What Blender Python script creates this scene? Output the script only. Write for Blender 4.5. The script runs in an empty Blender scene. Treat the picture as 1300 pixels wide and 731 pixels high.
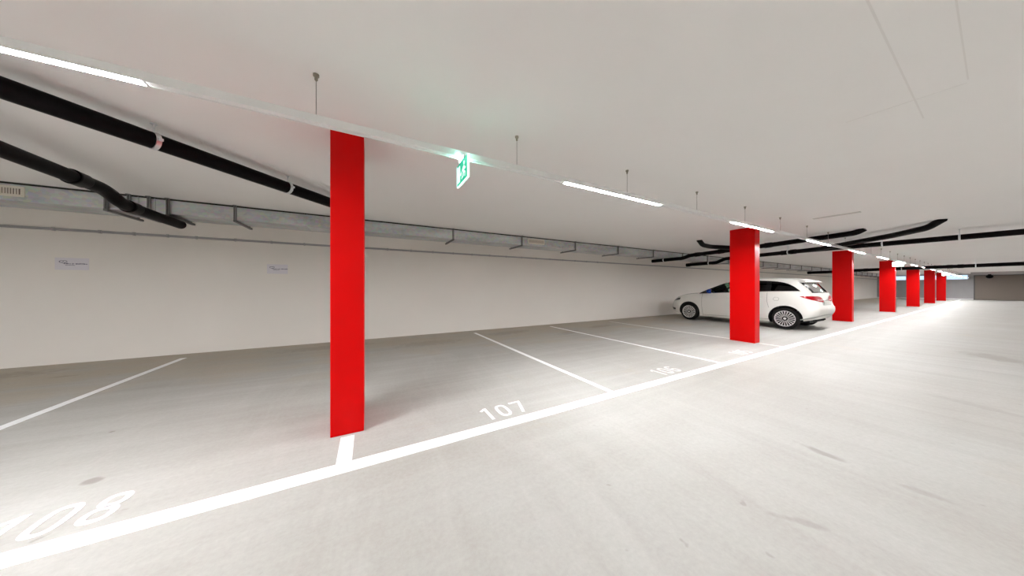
import bpy, bmesh, math, random
from mathutils import Vector, Matrix
from mathutils.bvhtree import BVHTree
random.seed(7)
SC = bpy.context.scene
COL = SC.collection
PI = math.pi
H = 1.2                      # one plan unit (the eye height) in metres
CEIL = 2.50                  # clear height of the garage
X0, X1 = -12.0, 51.1          # garage length
Y0, Y1 = -7.2, 7.0           # garage width (Y1 = long wall with the duct)

# ------------------------------------------------------------------ helpers
class MB:
    """collects shapes for ONE mesh object"""
    def __init__(s): s.v = []; s.f = []
    def add(s, verts, faces):
        n = len(s.v); s.v += [tuple(p) for p in verts]
        s.f += [tuple(i + n for i in f) for f in faces]
    def box(s, x0, x1, y0, y1, z0, z1):
        v = [(x, y, z) for x in (x0, x1) for y in (y0, y1) for z in (z0, z1)]
        s.add(v, [(0,1,3,2),(4,6,7,5),(0,4,5,1),(2,3,7,6),(0,2,6,4),(1,5,7,3)])
    def prism(s, poly, fn, d0, d1):
        """poly: 2D points; fn(a,b,d)->3D; extruded d0..d1"""
        n = len(poly)
        v = [fn(a, b, d0) for a, b in poly] + [fn(a, b, d1) for a, b in poly]
        f = [tuple(range(n))[::-1], tuple(range(n, 2*n))]
        f += [(i, (i+1) % n, n+(i+1) % n, n+i) for i in range(n)]
        s.add(v, f)
    def tube(s, pts, r, n=20, cap=True):
        pts = [Vector(p) for p in pts]
        rs = r if isinstance(r, (list, tuple)) else [r]*len(pts)
        k = len(pts); rings = []
        t0 = (pts[1]-pts[0]).normalized()
        ref = Vector((0,0,1)) if abs(t0.z) < .9 else Vector((1,0,0))
        a = t0.cross(ref).normalized()
        for i in range(k):
            if i == 0: t = t0; m = 1
            elif i == k-1: t = (pts[i]-pts[i-1]).normalized(); m = 1
            else:
                d1 = (pts[i]-pts[i-1]); d2 = (pts[i+1]-pts[i])
                d1 = d1.normalized() if d1.length > 1e-9 else d2.normalized()
                d2 = d2.normalized() if d2.length > 1e-9 else d1
                t = (d1+d2).normalized(); m = 1
            a = (a - t*a.dot(t)).normalized(); b = t.cross(a)
            rings.append([pts[i] + (a*math.cos(2*PI*j/n)+b*math.sin(2*PI*j/n))*rs[i]*m for j in range(n)])
        v = [p for R in rings for p in R]; f = []
        for i in range(k-1):
            for j in range(n):
                f.append((i*n+j, i*n+(j+1) % n, (i+1)*n+(j+1) % n, (i+1)*n+j))
        if cap: f.append(tuple(range(n))[::-1]); f.append(tuple((k-1)*n+j for j in range(n)))
        s.add(v, f)
    def lathe(s, prof, o, ax, n=32, closed=False):
        """prof: (radius, along) pairs turned about axis ax from o"""
        ax = Vector(ax).normalized(); o = Vector(o)
        ref = Vector((0,0,1)) if abs(ax.z) < .9 else Vector((1,0,0))
        a = ax.cross(ref).normalized(); b = ax.cross(a); k = len(prof)
        v = [o + ax*h + (a*math.cos(2*PI*j/n)+b*math.sin(2*PI*j/n))*r for r, h in prof for j in range(n)]
        f = []
        for i in range(k if closed else k-1):
            i2 = (i+1) % k
            for j in range(n):
                f.append((i*n+j, i*n+(j+1) % n, i2*n+(j+1) % n, i2*n+j))
        s.add(v, f)
    def grid(s, rows):
        n = len(rows[0]); v = [p for r in rows for p in r]; f = []
        for i in range(len(rows)-1):
            for j in range(n-1):
                f.append((i*n+j, i*n+j+1, (i+1)*n+j+1, (i+1)*n+j))
        s.add(v, f)

def link(o, parent=None):
    COL.objects.link(o)
    if parent: o.parent = parent
    return o
def obj(name, mb, mat, parent=None, loc=None, smooth=False, bevel=0, seg=2, fix=True):
    me = bpy.data.meshes.new(name)
    me.from_pydata(mb.v, [], mb.f)
    if fix:
        bm = bmesh.new(); bm.from_mesh(me)
        bmesh.ops.remove_doubles(bm, verts=bm.verts, dist=1e-6)
        bmesh.ops.recalc_face_normals(bm, faces=bm.faces)
        bm.to_mesh(me); bm.free()
    me.materials.append(mat)
    o = bpy.data.objects.new(name, me); link(o, parent)
    if loc: o.location = loc
    if smooth:
        for p in me.polygons: p.use_smooth = True
        if smooth != 'all':
            try: me.set_sharp_from_angle(angle=math.radians(35))
            except Exception: pass
    if bevel:
        m = o.modifiers.new('edge', 'BEVEL'); m.width = bevel; m.segments = seg; m.limit_method = 'ANGLE'
    return o
def tag(o, label, cat, group=None, kind='thing'):
    o['label'] = label; o['category'] = cat; o['kind'] = kind
    if group: o['group'] = group
    return o
def thing(name, label, cat, loc=(0,0,0), group=None):
    o = bpy.data.objects.new(name, None); link(o); o.location = loc
    o.empty_display_size = .1
    return tag(o, label, cat, group)
def struct(o): o['kind'] = 'structure'; return o
def copy_tree(o, parent=None):
    c = o.copy(); COL.objects.link(c)
    if parent: c.parent = parent
    for ch in list(o.children): copy_tree(ch, c)
    return c
def arc_path(pts, rad, n=6):
    """polyline with its corners rounded"""
    P = [Vector(p) for p in pts]; out = [P[0]]
    for i in range(1, len(P)-1):
        d1 = (P[i-1]-P[i]); d2 = (P[i+1]-P[i])
        r = min(rad, d1.length*.49, d2.length*.49)
        a = P[i]+d1.normalized()*r; b = P[i]+d2.normalized()*r
        for k in range(n+1):
            t = k/n; out.append(a*(1-t)**2 + P[i]*2*t*(1-t) + b*t*t)
    out.append(P[-1]); return out

# ------------------------------------------------------------------ materials
def mat(name, col, rough=.5, metal=0, spec=.5, emit=None, es=0, coat=0):
    m = bpy.data.materials.new(name); m.use_nodes = True
    b = m.node_tree.nodes['Principled BSDF']
    b.inputs['Base Color'].default_value = (*col, 1)
    b.inputs['Roughness'].default_value = rough
    b.inputs['Metallic'].default_value = metal
    b.inputs['Specular IOR Level'].default_value = spec
    if coat: b.inputs['Coat Weight'].default_value = coat; b.inputs['Coat Roughness'].default_value = .04
    if emit:
        b.inputs['Emission Color'].default_value = (*emit, 1); b.inputs['Emission Strength'].default_value = es
    return m
class NT:
    def __init__(s, m): s.t = m.node_tree; s.b = s.t.nodes['Principled BSDF']
    def n(s, typ, **kw):
        x = s.t.nodes.new(typ)
        for k, v in kw.items(): setattr(x, k, v)
        return x
    def l(s, a, b): s.t.links.new(a, b)
    def coord(s, scale=(1,1,1), rot=(0,0,0), loc=(0,0,0)):
        c = s.n('ShaderNodeTexCoord'); mp = s.n('ShaderNodeMapping')
        mp.inputs['Scale'].default_value = scale; mp.inputs['Rotation'].default_value = rot; mp.inputs['Location'].default_value = loc
        s.l(c.outputs['Object'], mp.inputs['Vector']); return mp.outputs['Vector']
    def noise(s, vec, scale, detail=4, rough=.55, dist=0):
        x = s.n('ShaderNodeTexNoise'); x.inputs['Scale'].default_value = scale; x.inputs['Detail'].default_value = detail
        x.inputs['Roughness'].default_value = rough; x.inputs['Distortion'].default_value = dist
        s.l(vec, x.inputs['Vector']); return x.outputs['Fac']
    def ramp(s, fac, stops):
        r = s.n('ShaderNodeValToRGB'); e = r.color_ramp.elements
        while len(e) < len(stops): e.new(.5)
        for i, (p, c) in enumerate(stops): e[i].position = p; e[i].color = (*c, 1) if len(c) == 3 else c
        s.l(fac, r.inputs['Fac']); return r.outputs['Color']
    def mix(s, fac, a, b, typ='MIX'):
        x = s.n('ShaderNodeMix', data_type='RGBA', blend_type=typ)
        for k, v in ((0, fac), (6, a), (7, b)):
            if isinstance(v, (int, float)): x.inputs[k].default_value = v
            elif isinstance(v, tuple): x.inputs[k].default_value = (*v, 1)
            else: s.l(v, x.inputs[k])
        return x.outputs[2]
    def math(s, op, a, b=None, c=None):
        x = s.n('ShaderNodeMath', operation=op)
        for i, v in enumerate((a, b, c)):
            if v is None: continue
            if isinstance(v, (int, float)): x.inputs[i].default_value = v
            else: s.l(v, x.inputs[i])
        return x.outputs[0]

def grey(c): return (c, c, c)
def floor_material():
    m = mat('polished concrete', (.42,.4,.37), .42, spec=.06); N = NT(m)
    big = N.noise(N.coord((.35,.55,1), (0,0,.5)), 1.0, 5, .6, .4)
    base = N.ramp(big, [(.3, FL_A), (.5, FL_B), (.72, FL_C)])
    # trowel / tyre sweeps drawn out along the aisle
    st = N.noise(N.coord((.28,3.2,1), (0,0,.16)), 1.6, 6, .62, .8)
    sep = N.n('ShaderNodeSeparateXYZ'); N.l(N.n('ShaderNodeTexCoord').outputs['Object'], sep.inputs[0])
    aisle = N.n('ShaderNodeMapRange', interpolation_type='SMOOTHSTEP'); N.l(sep.outputs['Y'], aisle.inputs[0])
    for k_, v_ in ((1, 2.4), (2, .6), (3, 0), (4, 1)): aisle.inputs[k_].default_value = v_
    ais = aisle.outputs[0]; bay = N.math('SUBTRACT', 1.25, ais)
    c1 = N.mix(N.math('MULTIPLY', N.math('MULTIPLY', N.ramp(st, [(.38, grey(0)), (.72, grey(1))]), .30), bay), base, (.27,.245,.21))
    st2 = N.noise(N.coord((2.6,.32,1), (0,0,.22)), 1.2, 6, .6, 1.0)
    c2 = N.mix(N.math('MULTIPLY', N.math('MULTIPLY', N.ramp(st2, [(.42, grey(0)), (.72, grey(1))]), .45), ais), c1, (.30,.275,.25))
    st3 = N.noise(N.coord((2.2,.5,1), (0,0,-.5), (3,1,0)), 1.5, 6, .6, 1.4)
    c2 = N.mix(N.math('MULTIPLY', N.ramp(st3, [(.52, grey(0)), (.75, grey(1))]), .22), c2, (.53,.52,.50))
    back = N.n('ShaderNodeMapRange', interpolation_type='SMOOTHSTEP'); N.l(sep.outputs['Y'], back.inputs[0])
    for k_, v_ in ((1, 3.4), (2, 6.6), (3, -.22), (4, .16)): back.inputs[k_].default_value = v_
    dim_tint = N.noise(N.coord((.8,1.3,1), (0,0,.3), (5,2,0)), 1.1, 5, .6, .6)  # brown cast of the dimmer light by the wall, painted in blotches
    dim_mask = N.ramp(N.math('ADD', dim_tint, back.outputs[0]), [(.42, grey(0)), (.68, grey(1))])
    c2 = N.mix(N.math('MULTIPLY', dim_mask, .7), c2, (.42,.355,.255))
    fine = N.noise(N.coord((1,1,1)), 38, 5, .7)
    c3 = N.mix(.16, c2, N.ramp(fine, [(.3, grey(.28)), (.7, grey(.56))]))
    speck = N.noise(N.coord((1,1,1)), 9, 2, .5)
    c4 = N.mix(N.math('MULTIPLY', N.ramp(speck, [(.73, grey(0)), (.77, grey(1))]), .35), c3, (.2,.18,.16))
    # named stains: (x, y, half length, half width, angle, strength)
    pos = N.n('ShaderNodeTexCoord').outputs['Object']
    wob = N.n('ShaderNodeTexNoise'); wob.inputs['Scale'].default_value = 9; N.l(pos, wob.inputs['Vector'])
    out = c4
    for (x, y, a, b, an, k) in STAINS:
        mp = N.n('ShaderNodeMapping', vector_type='TEXTURE')
        mp.inputs['Location'].default_value = (x, y, 0); mp.inputs['Rotation'].default_value = (0,0,an)
        mp.inputs['Scale'].default_value = (a, b, 1)
        N.l(pos, mp.inputs['Vector'])
        ln = N.n('ShaderNodeVectorMath', operation='LENGTH'); N.l(mp.outputs[0], ln.inputs[0])
        d = N.math('ADD', ln.outputs['Value'], N.math('MULTIPLY', N.math('SUBTRACT', wob.outputs['Fac'], .5), 1.6))
        out = N.mix(N.math('MULTIPLY', N.ramp(d, [(.5, grey(1)), (1.0, grey(0))]), k), out, (.17,.145,.12))
    N.l(out, N.b.inputs['Base Color'])
    N.l(N.ramp(big, [(.3, grey(.46)), (.7, grey(.6))]), N.b.inputs['Roughness'])
    bp = N.n('ShaderNodeBump'); bp.inputs['Strength'].default_value = .04; bp.inputs['Distance'].default_value = .01
    N.l(fine, bp.inputs['Height']); N.l(bp.outputs[0], N.b.inputs['Normal'])
    return m
def plaster(name, ca, cb, sc=1.0, rough=.85):
    m = mat(name, ca, rough, spec=.2); N = NT(m)
    f = N.noise(N.coord((1,1,1)), sc, 5, .6, .3)
    N.l(N.ramp(f, [(.3, ca), (.7, cb)]), N.b.inputs['Base Color'])
    g = N.noise(N.coord((1,1,1)), 60, 3, .6)
    bp = N.n('ShaderNodeBump'); bp.inputs['Strength'].default_value = .05; bp.inputs['Distance'].default_value = .004
    N.l(g, bp.inputs['Height']); N.l(bp.outputs[0], N.b.inputs['Normal'])
    return m
FL_A, FL_B, FL_C = (.352,.335,.303), (.402,.394,.367), (.440,.437,.414)
STAINS = []
def stain(l, p, a, b, an, k): STAINS.append((l*H, p*H, a, b, an, k))
stain(2.413, .534, .16, .042, -1.766, .42)     # oval scuff in the aisle
stain(2.377, .20, .13, .04, -1.388, .2)
stain(1.624, .415, .12, .03, -.888, .25)
stain(-1.26, 2.238, .055, .045, -.073, .5)     # spot behind the bay number 108
stain(-1.57, 2.931, .022, .026, .48, .5)
stain(-3.03, 5.006, .15, .05, .126, .3)
stain(7.83, .085, .55, .28, -2.589, .3)
stain(4.527, .14, .36, .10, -2.03, .16)
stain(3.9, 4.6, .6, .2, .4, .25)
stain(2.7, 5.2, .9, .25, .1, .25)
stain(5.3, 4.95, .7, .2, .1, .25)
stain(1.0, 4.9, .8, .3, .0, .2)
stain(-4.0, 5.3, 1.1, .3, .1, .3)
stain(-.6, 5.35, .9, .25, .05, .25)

M = {}
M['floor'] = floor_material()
M['ceiling'] = plaster('painted ceiling', (.87,.86,.85), (.89,.88,.87), .5)
M['wall'] = plaster('painted wall', (.84,.81,.77), (.865,.835,.795), .6)
M['endwall'] = plaster('grey end wall', (.38,.37,.375), (.42,.41,.415), .8)
M['line'] = mat('road paint', (.86,.87,.87), .6, spec=.3)
N = NT(M['line']); _f = N.noise(N.coord((1,1,1)), 26, 5, .7)
N.l(N.ramp(_f, [(.28, (.74,.74,.73)), (.45, (.87,.88,.88))]), N.b.inputs['Base Color'])
M['wornline'] = mat('worn road paint', (.7,.7,.68), .65, spec=.3)
N = NT(M['wornline']); _f = N.noise(N.coord((1,1,1)), 22, 6, .75)
N.l(N.ramp(_f, [(.36, (.55,.53,.5)), (.6, (.74,.74,.72))]), N.b.inputs['Base Color'])
M['red'] = mat('red gloss paint', (.55,.001,.001), .36, spec=.10)
N = NT(M['red']); _f = N.noise(N.coord((1,1,.3)), 2.5, 3)
N.l(N.ramp(_f, [(.3, (.53,.0008,.001)), (.7, (.57,.001,.0015))]), N.b.inputs['Base Color'])
M['rail'] = mat('white lacquered metal', (.80,.81,.80), .4)
M['pipe'] = mat('black drain plastic', (.004,.003,.0035), .42, spec=.07)
M['galv'] = mat('galvanised sheet', (.55,.57,.58), .42, .75)
N = NT(M['galv']); _v = N.n('ShaderNodeTexVoronoi'); _v.inputs['Scale'].default_value = 22; N.l(N.coord((1,1,1.3)), _v.inputs['Vector'])
_a = N.noise(N.coord((.5,1,2)), 2.2, 4); _b = N.ramp(_a, [(.3, (.42,.44,.45)), (.7, (.66,.68,.69))])
N.l(N.mix(.12, _b, _v.outputs['Color'], 'OVERLAY'), N.b.inputs['Base Color'])
M['strut'] = mat('steel strut', (.20,.20,.20), .5, .6)
M['steel'] = mat('zinc plated steel', (.72,.75,.78), .3, .8)
M['darkstrip'] = mat('dark duct strip', (.02,.018,.015), .8)
M['conduit'] = mat('grey conduit plastic', (.36,.36,.37), .5)
M['grille'] = mat('cream grille', (.72,.68,.6), .5)
M['grilledark'] = mat('grille depth', (.22,.18,.14), .8)
M['paper'] = mat('notice paper', (.76,.74,.79), .7)
M['ink'] = mat('notice ink', (.045,.045,.12), .6)
M['slot'] = mat('joint filler', (.62,.60,.58), .8)
M['crack'] = mat('hairline joint', (.80,.785,.77), .85)
LAMP = 420.0
M['lamp'] = mat('lit diffuser', (.9,.9,.9), .5, emit=(.985,.985,1.0), es=LAMP)
M['cord'] = mat('steel cord', (.35,.34,.32), .4, .7)
M['brass'] = mat('anchor metal', (.33,.31,.25), .45, .6)
M['signgreen'] = mat('lit sign green', (.0,.35,.22), .4, emit=(.0,.46,.27), es=.75)
M['signwhite'] = mat('lit sign white', (.9,.95,.93), .4, emit=(.70,1,.92), es=.85)
M['signedge'] = mat('glowing acrylic edge', (.85,1,.96), .2, emit=(.60,1,.90), es=1.25)
M['signguide'] = mat('glowing light guide', (.85,1,.96), .2, emit=(.35,1,.80), es=160)
M['signbright'] = mat('bright lit sign face', (.9,.95,.93), .4, emit=(.86,1,.96), es=4)
M['door'] = mat('brown beige sectional door', (.235,.195,.165), .6)
M['frame'] = mat('window frame grey', (.55,.57,.60), .5)
M['black'] = mat('black plastic', (.003,.003,.003), .6, spec=.1)
M['darkgrey'] = mat('dark grey metal', (.10,.10,.10), .5)
# car
M['carpaint'] = mat('white car paint', (.80,.79,.75), .28, spec=.5, coat=.7)
M['underbody'] = mat('black underbody', (.01,.01,.01), .8)
M['tyre'] = mat('tyre rubber', (.009,.008,.008), .8, spec=.2)
M['alloy'] = mat('alloy silver', (.78,.78,.79), .3, .55)
M['alloydark'] = mat('dark wheel inside', (.004,.004,.004), .8, spec=.05)
M['hubcap'] = mat('light hub cap', (.85,.85,.84), .35)
M['lampred'] = mat('red tail lamp', (.34,.003,.008), .25, spec=.3)
M['lampwhite'] = mat('clear lamp strip', (.75,.38,.38), .3)
M['headlamp'] = mat('headlamp dark chrome', (.07,.07,.068), .2, .4, coat=.6)
M['chrome'] = mat('chrome', (.75,.75,.76), .12, 1)
M['plate'] = mat('registration plate', (.62,.62,.58), .4)
M['plategrey'] = mat('plate recess', (.30,.31,.29), .5)
M['blue'] = mat('blue mirror cap', (.006,.05,.34), .2, coat=.6)
M['seam'] = mat('panel gap', (.16,.155,.145), .8)
M['trim'] = mat('gloss black trim', (.008,.008,.009), .15)
M['cloth'] = mat('dark seat cloth', (.035,.036,.04), .85)
def glass(name, tint, refl=.12):
    m = bpy.data.materials.new(name); m.use_nodes = True; t = m.node_tree; t.nodes.clear()
    o = t.nodes.new('ShaderNodeOutputMaterial'); tr = t.nodes.new('ShaderNodeBsdfTransparent'); g = t.nodes.new('ShaderNodeBsdfGlossy')
    fr = t.nodes.new('ShaderNodeFresnel'); fr.inputs['IOR'].default_value = 1.5; mx = t.nodes.new('ShaderNodeMixShader')
    tr.inputs['Color'].default_value = (*tint, 1); g.inputs['Roughness'].default_value = .0
    t.links.new(fr.outputs[0], mx.inputs[0]); t.links.new(tr.outputs[0], mx.inputs[1]); t.links.new(g.outputs[0], mx.inputs[2])
    t.links.new(mx.outputs[0], o.inputs['Surface']); return m
M['glassfront'] = glass('green tinted glass', (.60,.86,.75))
M['glassdark'] = glass('dark privacy glass', (.008,.009,.010))
M['glassrear'] = glass('smoked rear glass', (.07,.07,.06))
M['glasswin'] = glass('window glass', (.9,.94,.96))

# ------------------------------------------------------------------ the shell
def slab(name, b, m):
    mb = MB(); mb.box(*b); return struct(obj(name, mb, m))
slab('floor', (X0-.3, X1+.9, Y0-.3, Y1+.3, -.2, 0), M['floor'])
slab('ceiling', (X0-.3, X1+.9, Y0-.3, Y1+.3, CEIL, CEIL+.25), M['ceiling'])
slab('wall_left', (X0-.3, X1+.3, Y1, Y1+.3, 0, CEIL), M['wall'])
slab('wall_right', (X0-.3, X1+.3, Y0-.3, Y0, 0, CEIL), M['wall'])
slab('wall_back', (X0-.3, X0, Y0, Y1, 0, CEIL), M['wall'])
# end wall: solid pieces round the ribbon window and the gate opening
WY0, WY1, WZ0, WZ1 = 1.72, 6.3, 1.95, 2.44
DY0, DY1, DZ = -4.8, 1.50, 2.36
mb = MB()
mb.box(X1, X1+.3, WY0-.22, Y1, 0, WZ0); mb.box(X1, X1+.3, WY0-.22, Y1, WZ1, CEIL)
mb.box(X1, X1+.3, WY1, Y1, WZ0, WZ1); mb.box(X1, X1+.3, WY0-.22, WY0, WZ0, WZ1)
mb.box(X1, X1+.3, DY0, DY1, DZ, CEIL); mb.box(X1, X1+.3, Y0, DY0, 0, CEIL)
struct(obj('wall_end', mb, M['endwall'], fix=False))
w = bpy.data.objects.new('window_1', None); link(w); w.location = (X1+.1, WY0, WZ0); struct(w)
fr = MB(); L = WY1-WY0; hh = WZ1-WZ0
fr.box(0,.06,0,L,0,.04); fr.box(0,.06,0,L,hh-.04,hh)
for k in range(5): y = k*(L-.04)/4; fr.box(0,.06,y,y+.04,.04,hh-.04)
obj('window_frame', fr, M['frame'], w)
pn = MB(); pn.box(.025,.033,.04,L-.04,.04,hh-.04); obj('window_pane', pn, M['glasswin'], w)
g = bpy.data.objects.new('door_1', None); link(g); g.location = (X1+.22, DY0, 0); struct(g)
mb = MB(); nsl = 5
for k in range(nsl):
    z0 = .01+k*(DZ-.02)/nsl; mb.box(0,.05,.02,DY1-DY0-.02,z0+.008,z0+(DZ-.02)/nsl-.004)
    mb.box(.012,.045,.02,DY1-DY0-.02,z0-.004,z0+.01)
obj('door_panel', mb, M['door'], g)
mb = MB()
for y in (0, DY1-DY0-.05): mb.box(-.04,0,y,y+.05,0,DZ)
mb.box(-.04,0,.05,DY1-DY0-.05,DZ-.06,DZ); obj('door_frame', mb, M['darkgrey'], g)
slab('wall_porch', (X1+.3, X1+.5, DY0-.3, DY1+.3, 0, CEIL), M['endwall'])
slab('beam', (46.0, 46.3, Y0, 1.48, CEIL-.2, CEIL), M['endwall'])
slab('baseboard_end', (X1-.02, X1, WY0-.2, Y1, 0, .10), M['line'])
# joints in the ceiling
def strip(name, a, b, wd, m, z0=CEIL-.006, z1=CEIL+.01):
    a = Vector((a[0]*H, a[1]*H)); b = Vector((b[0]*H, b[1]*H)); n = (b-a).normalized(); n = Vector((-n.y, n.x))*wd/2
    mb = MB(); mb.prism([tuple(a+n), tuple(b+n), tuple(b-n), tuple(a-n)], lambda x, y, d: (x, y, d), z0, z1)
    return obj(name, mb, m)
struct(strip('trim_1', (6.19,1.45), (6.21,.99), .10, M['slot']))
struct(strip('trim_2', (1.60,.249), (3.13,.252), .008, M['crack'], CEIL-.001))
struct(strip('trim_3', (2.76,.50), (2.79,.10), .006, M['crack'], CEIL-.001))
struct(strip('trim_4', (1.9,.09), (2.75,.095), .006, M['crack'], CEIL-.001))

# ------------------------------------------------------------------ painted floor marks
LZ = .003
PY0, PY1 = 1.688*H, 1.787*H
def line(label, x0, x1, y0, y1, m='line'):
    mb = MB(); mb.box(x0, x1, y0, y1, -.001, LZ); o = obj('parking_line', mb, M[m]); tag(o, label, 'floor marking', 'white painted parking lines'); return o
line('long white painted line edging the parking bays along the driving aisle', X0+.5, X1-1.5, PY0, PY1)
line('short white painted stub between the nearest red pillar and the long line', -.166*H, -.088*H, PY1, 2.09*H)
line('white painted divider beyond bay 107, running to the wall', 2.008*H, 2.068*H, PY1, 5.52*H)
line('white painted divider between bay 106 and the bay before the second pillar', 4.055*H, 4.115*H, PY1, 5.53*H)
line('worn white divider running from the wall to behind the second red pillar', 6.16*H, 6.22*H, 2.56*H, 5.5*H, 'wornline')
line('faint short white stub between the second red pillar and the long line', 6.10*H, 6.16*H, PY1, 2.08*H, 'wornline')
line('white painted divider at the far left, left of bay 108', -2.34*H, -2.275*H, PY1, 5.5*H)

def stroke(mb, pts, w, closed=False):
    """flat brush stroke in the xy plane, mitred"""
    P = [Vector((p[0], p[1])) for p in pts]; n = len(P); Lf = []; Rt = []
    for i in range(n):
        if closed: a = P[i-1]; c = P[(i+1) % n]
        else: a = P[max(0, i-1)]; c = P[min(n-1, i+1)]
        d1 = (P[i]-a); d2 = (c-P[i])
        d1 = d1.normalized() if d1.length > 1e-9 else d2.normalized(); d2 = d2.normalized() if d2.length > 1e-9 else d1
        t = (d1+d2).normalized(); nn = Vector((-t.y, t.x)); k = 1/max(.5, nn.dot(Vector((-d1.y, d1.x))))
        Lf.append(P[i]+nn*w/2*k); Rt.append(P[i]-nn*w/2*k)
    v = [(p.x, p.y, LZ) for p in Lf]+[(p.x, p.y, LZ) for p in Rt]+[(p.x, p.y, 0) for p in Lf]+[(p.x, p.y, 0) for p in Rt]
    f = []
    for i in range(n if closed else n-1):
        j = (i+1) % n
        f += [(i, n+i, n+j, j), (2*n+i, i, j, 2*n+j), (n+i, 3*n+i, 3*n+j, n+j)]
    if not closed: f += [(0, 2*n, 3*n, n), (n-1, 2*n-1, 4*n-1, 3*n-1)]
    mb.add(v, f)
def oval(cx, cy, rx, ry, p=2.6, n=36, a0=0, a1=2*PI):
    out = []
    for k in range(n):
        a = a0+(a1-a0)*k/(n if a1-a0 > 6.28 else n-1); c, s_ = math.cos(a), math.sin(a)
        out.append((cx+rx*math.copysign(abs(c)**(2/p), c), cy+ry*math.copysign(abs(s_)**(2/p), s_)))
    return out
DW, DH, SW = .125, .235, .030       # digit width, height, stroke
def digit(ch):
    mb = MB(); w = SW; rx = DW/2-w/2; h = DH; m = h/2
    if ch == '1': stroke(mb, [(-.035, h*.80), (.012, h-w*.4)], w*.9); stroke(mb, [(.018, 0), (.018, h)], w)
    if ch == '0': stroke(mb, oval(0, m, rx, m-w/2, 3.0), w, True)
    if ch == '7': stroke(mb, [(-DW/2, h-w/2), (DW/2-.012, h-w/2), (DW/2-.014, h-w*1.0), (-.012, 0)], w)
    if ch == '8':
        stroke(mb, oval(0, h*.265, rx, h*.265-w/2+.003, 2.5), w, True); stroke(mb, oval(0, h*.755, rx*.88, h*.245-w/2+.003, 2.5), w, True)
    if ch == '6':
        stroke(mb, oval(0, h*.29, rx, h*.29-w/2, 2.5), w, True)
        stroke(mb, [(-rx, h*.30), (-rx, h*.72)]+oval(0, h-w/2-rx, rx, rx, 2.3, 14, PI, .35), w)
    if ch == '5':
        stroke(mb, [(DW/2-.01, h-w/2), (-rx, h-w/2), (-rx+.002, h*.55)], w)
        stroke(mb, [(-rx, h*.52)]+oval(0, h*.30, rx, h*.30-w/2, 2.4, 20, 2.1, -2.6), w)
    return mb
for txt, cl, label, wm in (('108', -1.187, 'white painted bay number 108 on the floor, lower left', 'line'),
                       ('107', .965, 'white painted bay number 107 beside the nearest red pillar', 'line'),
                       ('106', 3.13, 'faint white bay number 106 in front of the long line', 'wornline'),
                       ('105', 5.02, 'faint worn bay number 105 before the second red pillar', 'wornline')):
    t = thing('bay_number', label, 'floor number', (cl*H, 1.838*H, 0), 'white painted bay numbers')
    for i, ch in enumerate(txt):
        obj('digit', digit(ch), M[wm], t, ((-.178, -.008, .165)[i], 0, 0))

# ------------------------------------------------------------------ red pillars
plabels = ['tall red painted pillar nearest the camera, rising from the short white stub line',
           'red painted pillar standing in front of the white car',
           'red painted pillar just beyond the tail of the white car',
           'fourth red pillar along the row, bright sign beside its top',
           'fifth red pillar along the row of seven',
           'sixth red pillar along the row, second from the far end',
           'last and smallest red pillar, at the far end of the row']
for k in range(7):
    cx = (-.13+6.27*k)*H
    mb = MB(); mb.box(-.118,.118,-.225,.225,0,CEIL-.001)
    o = obj('pillar', mb, M['red'], loc=(cx, 2.12*H+.225, 0), bevel=.006)
    tag(o, plabels[k], 'pillar', 'row of red pillars')

# ------------------------------------------------------------------ light rail with strip lamps
RY = 1.665*H; RZ0, RZ1 = 1.2+.831*H, 1.2+.868*H; RW = .027; FILL_RAIL_Y = -2.7
rail = thing('light_rail', 'long white metal light rail hung on thin cords below the ceiling', 'light rail', (0, RY, RZ0))
mb = MB(); mb.box(X0+.6, X1-.4, -RW, RW, .006, RZ1-RZ0)
mb.box(X0+.6, X1-.4, -RW, -RW+.006, 0, .006); mb.box(X0+.6, X1-.4, RW-.006, RW, 0, .006)
obj('rail_body', mb, M['rail'], rail)
hx = -.238*H; step = 1.172*H; k = -7
while hx+k*step < X1-1:
    x = hx+k*step; d = CEIL-RZ0
    c = MB(); c.tube([(x,0,RZ1-RZ0), (x,0,d-.02)], .0022, 8); hc = obj('hanger_cord', c, M['cord'], rail)
    a = MB(); a.lathe([(0,0), (.016,0), (.016,-.012), (.009,-.016), (.009,-.034), (.004,-.04), (0,-.04)], (x,0,d), (0,0,1), 14)
    obj('ceiling_anchor', a, M['brass'], hc, smooth=True)
    b = MB(); b.lathe([(0,.012), (.004,.012), (.005,.006), (.017,.004), (.017,0), (0,0)], (x,0,RZ1-RZ0), (0,0,1), 14)
    obj('rail_clip', b, M['brass'], hc, smooth=True)
    k += 1
starts = [-2.05] + [1.36+2.727*k for k in range(15)] + [-4.75, -7.45]  # last pair: lamps added out of view to brighten the left wall
proto = None; LL = 1.25*H
ordn = ['first','second','third','fourth','fifth','sixth','seventh','eighth','ninth','tenth','eleventh','twelfth','thirteenth','fourteenth','fifteenth','sixteenth']
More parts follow.
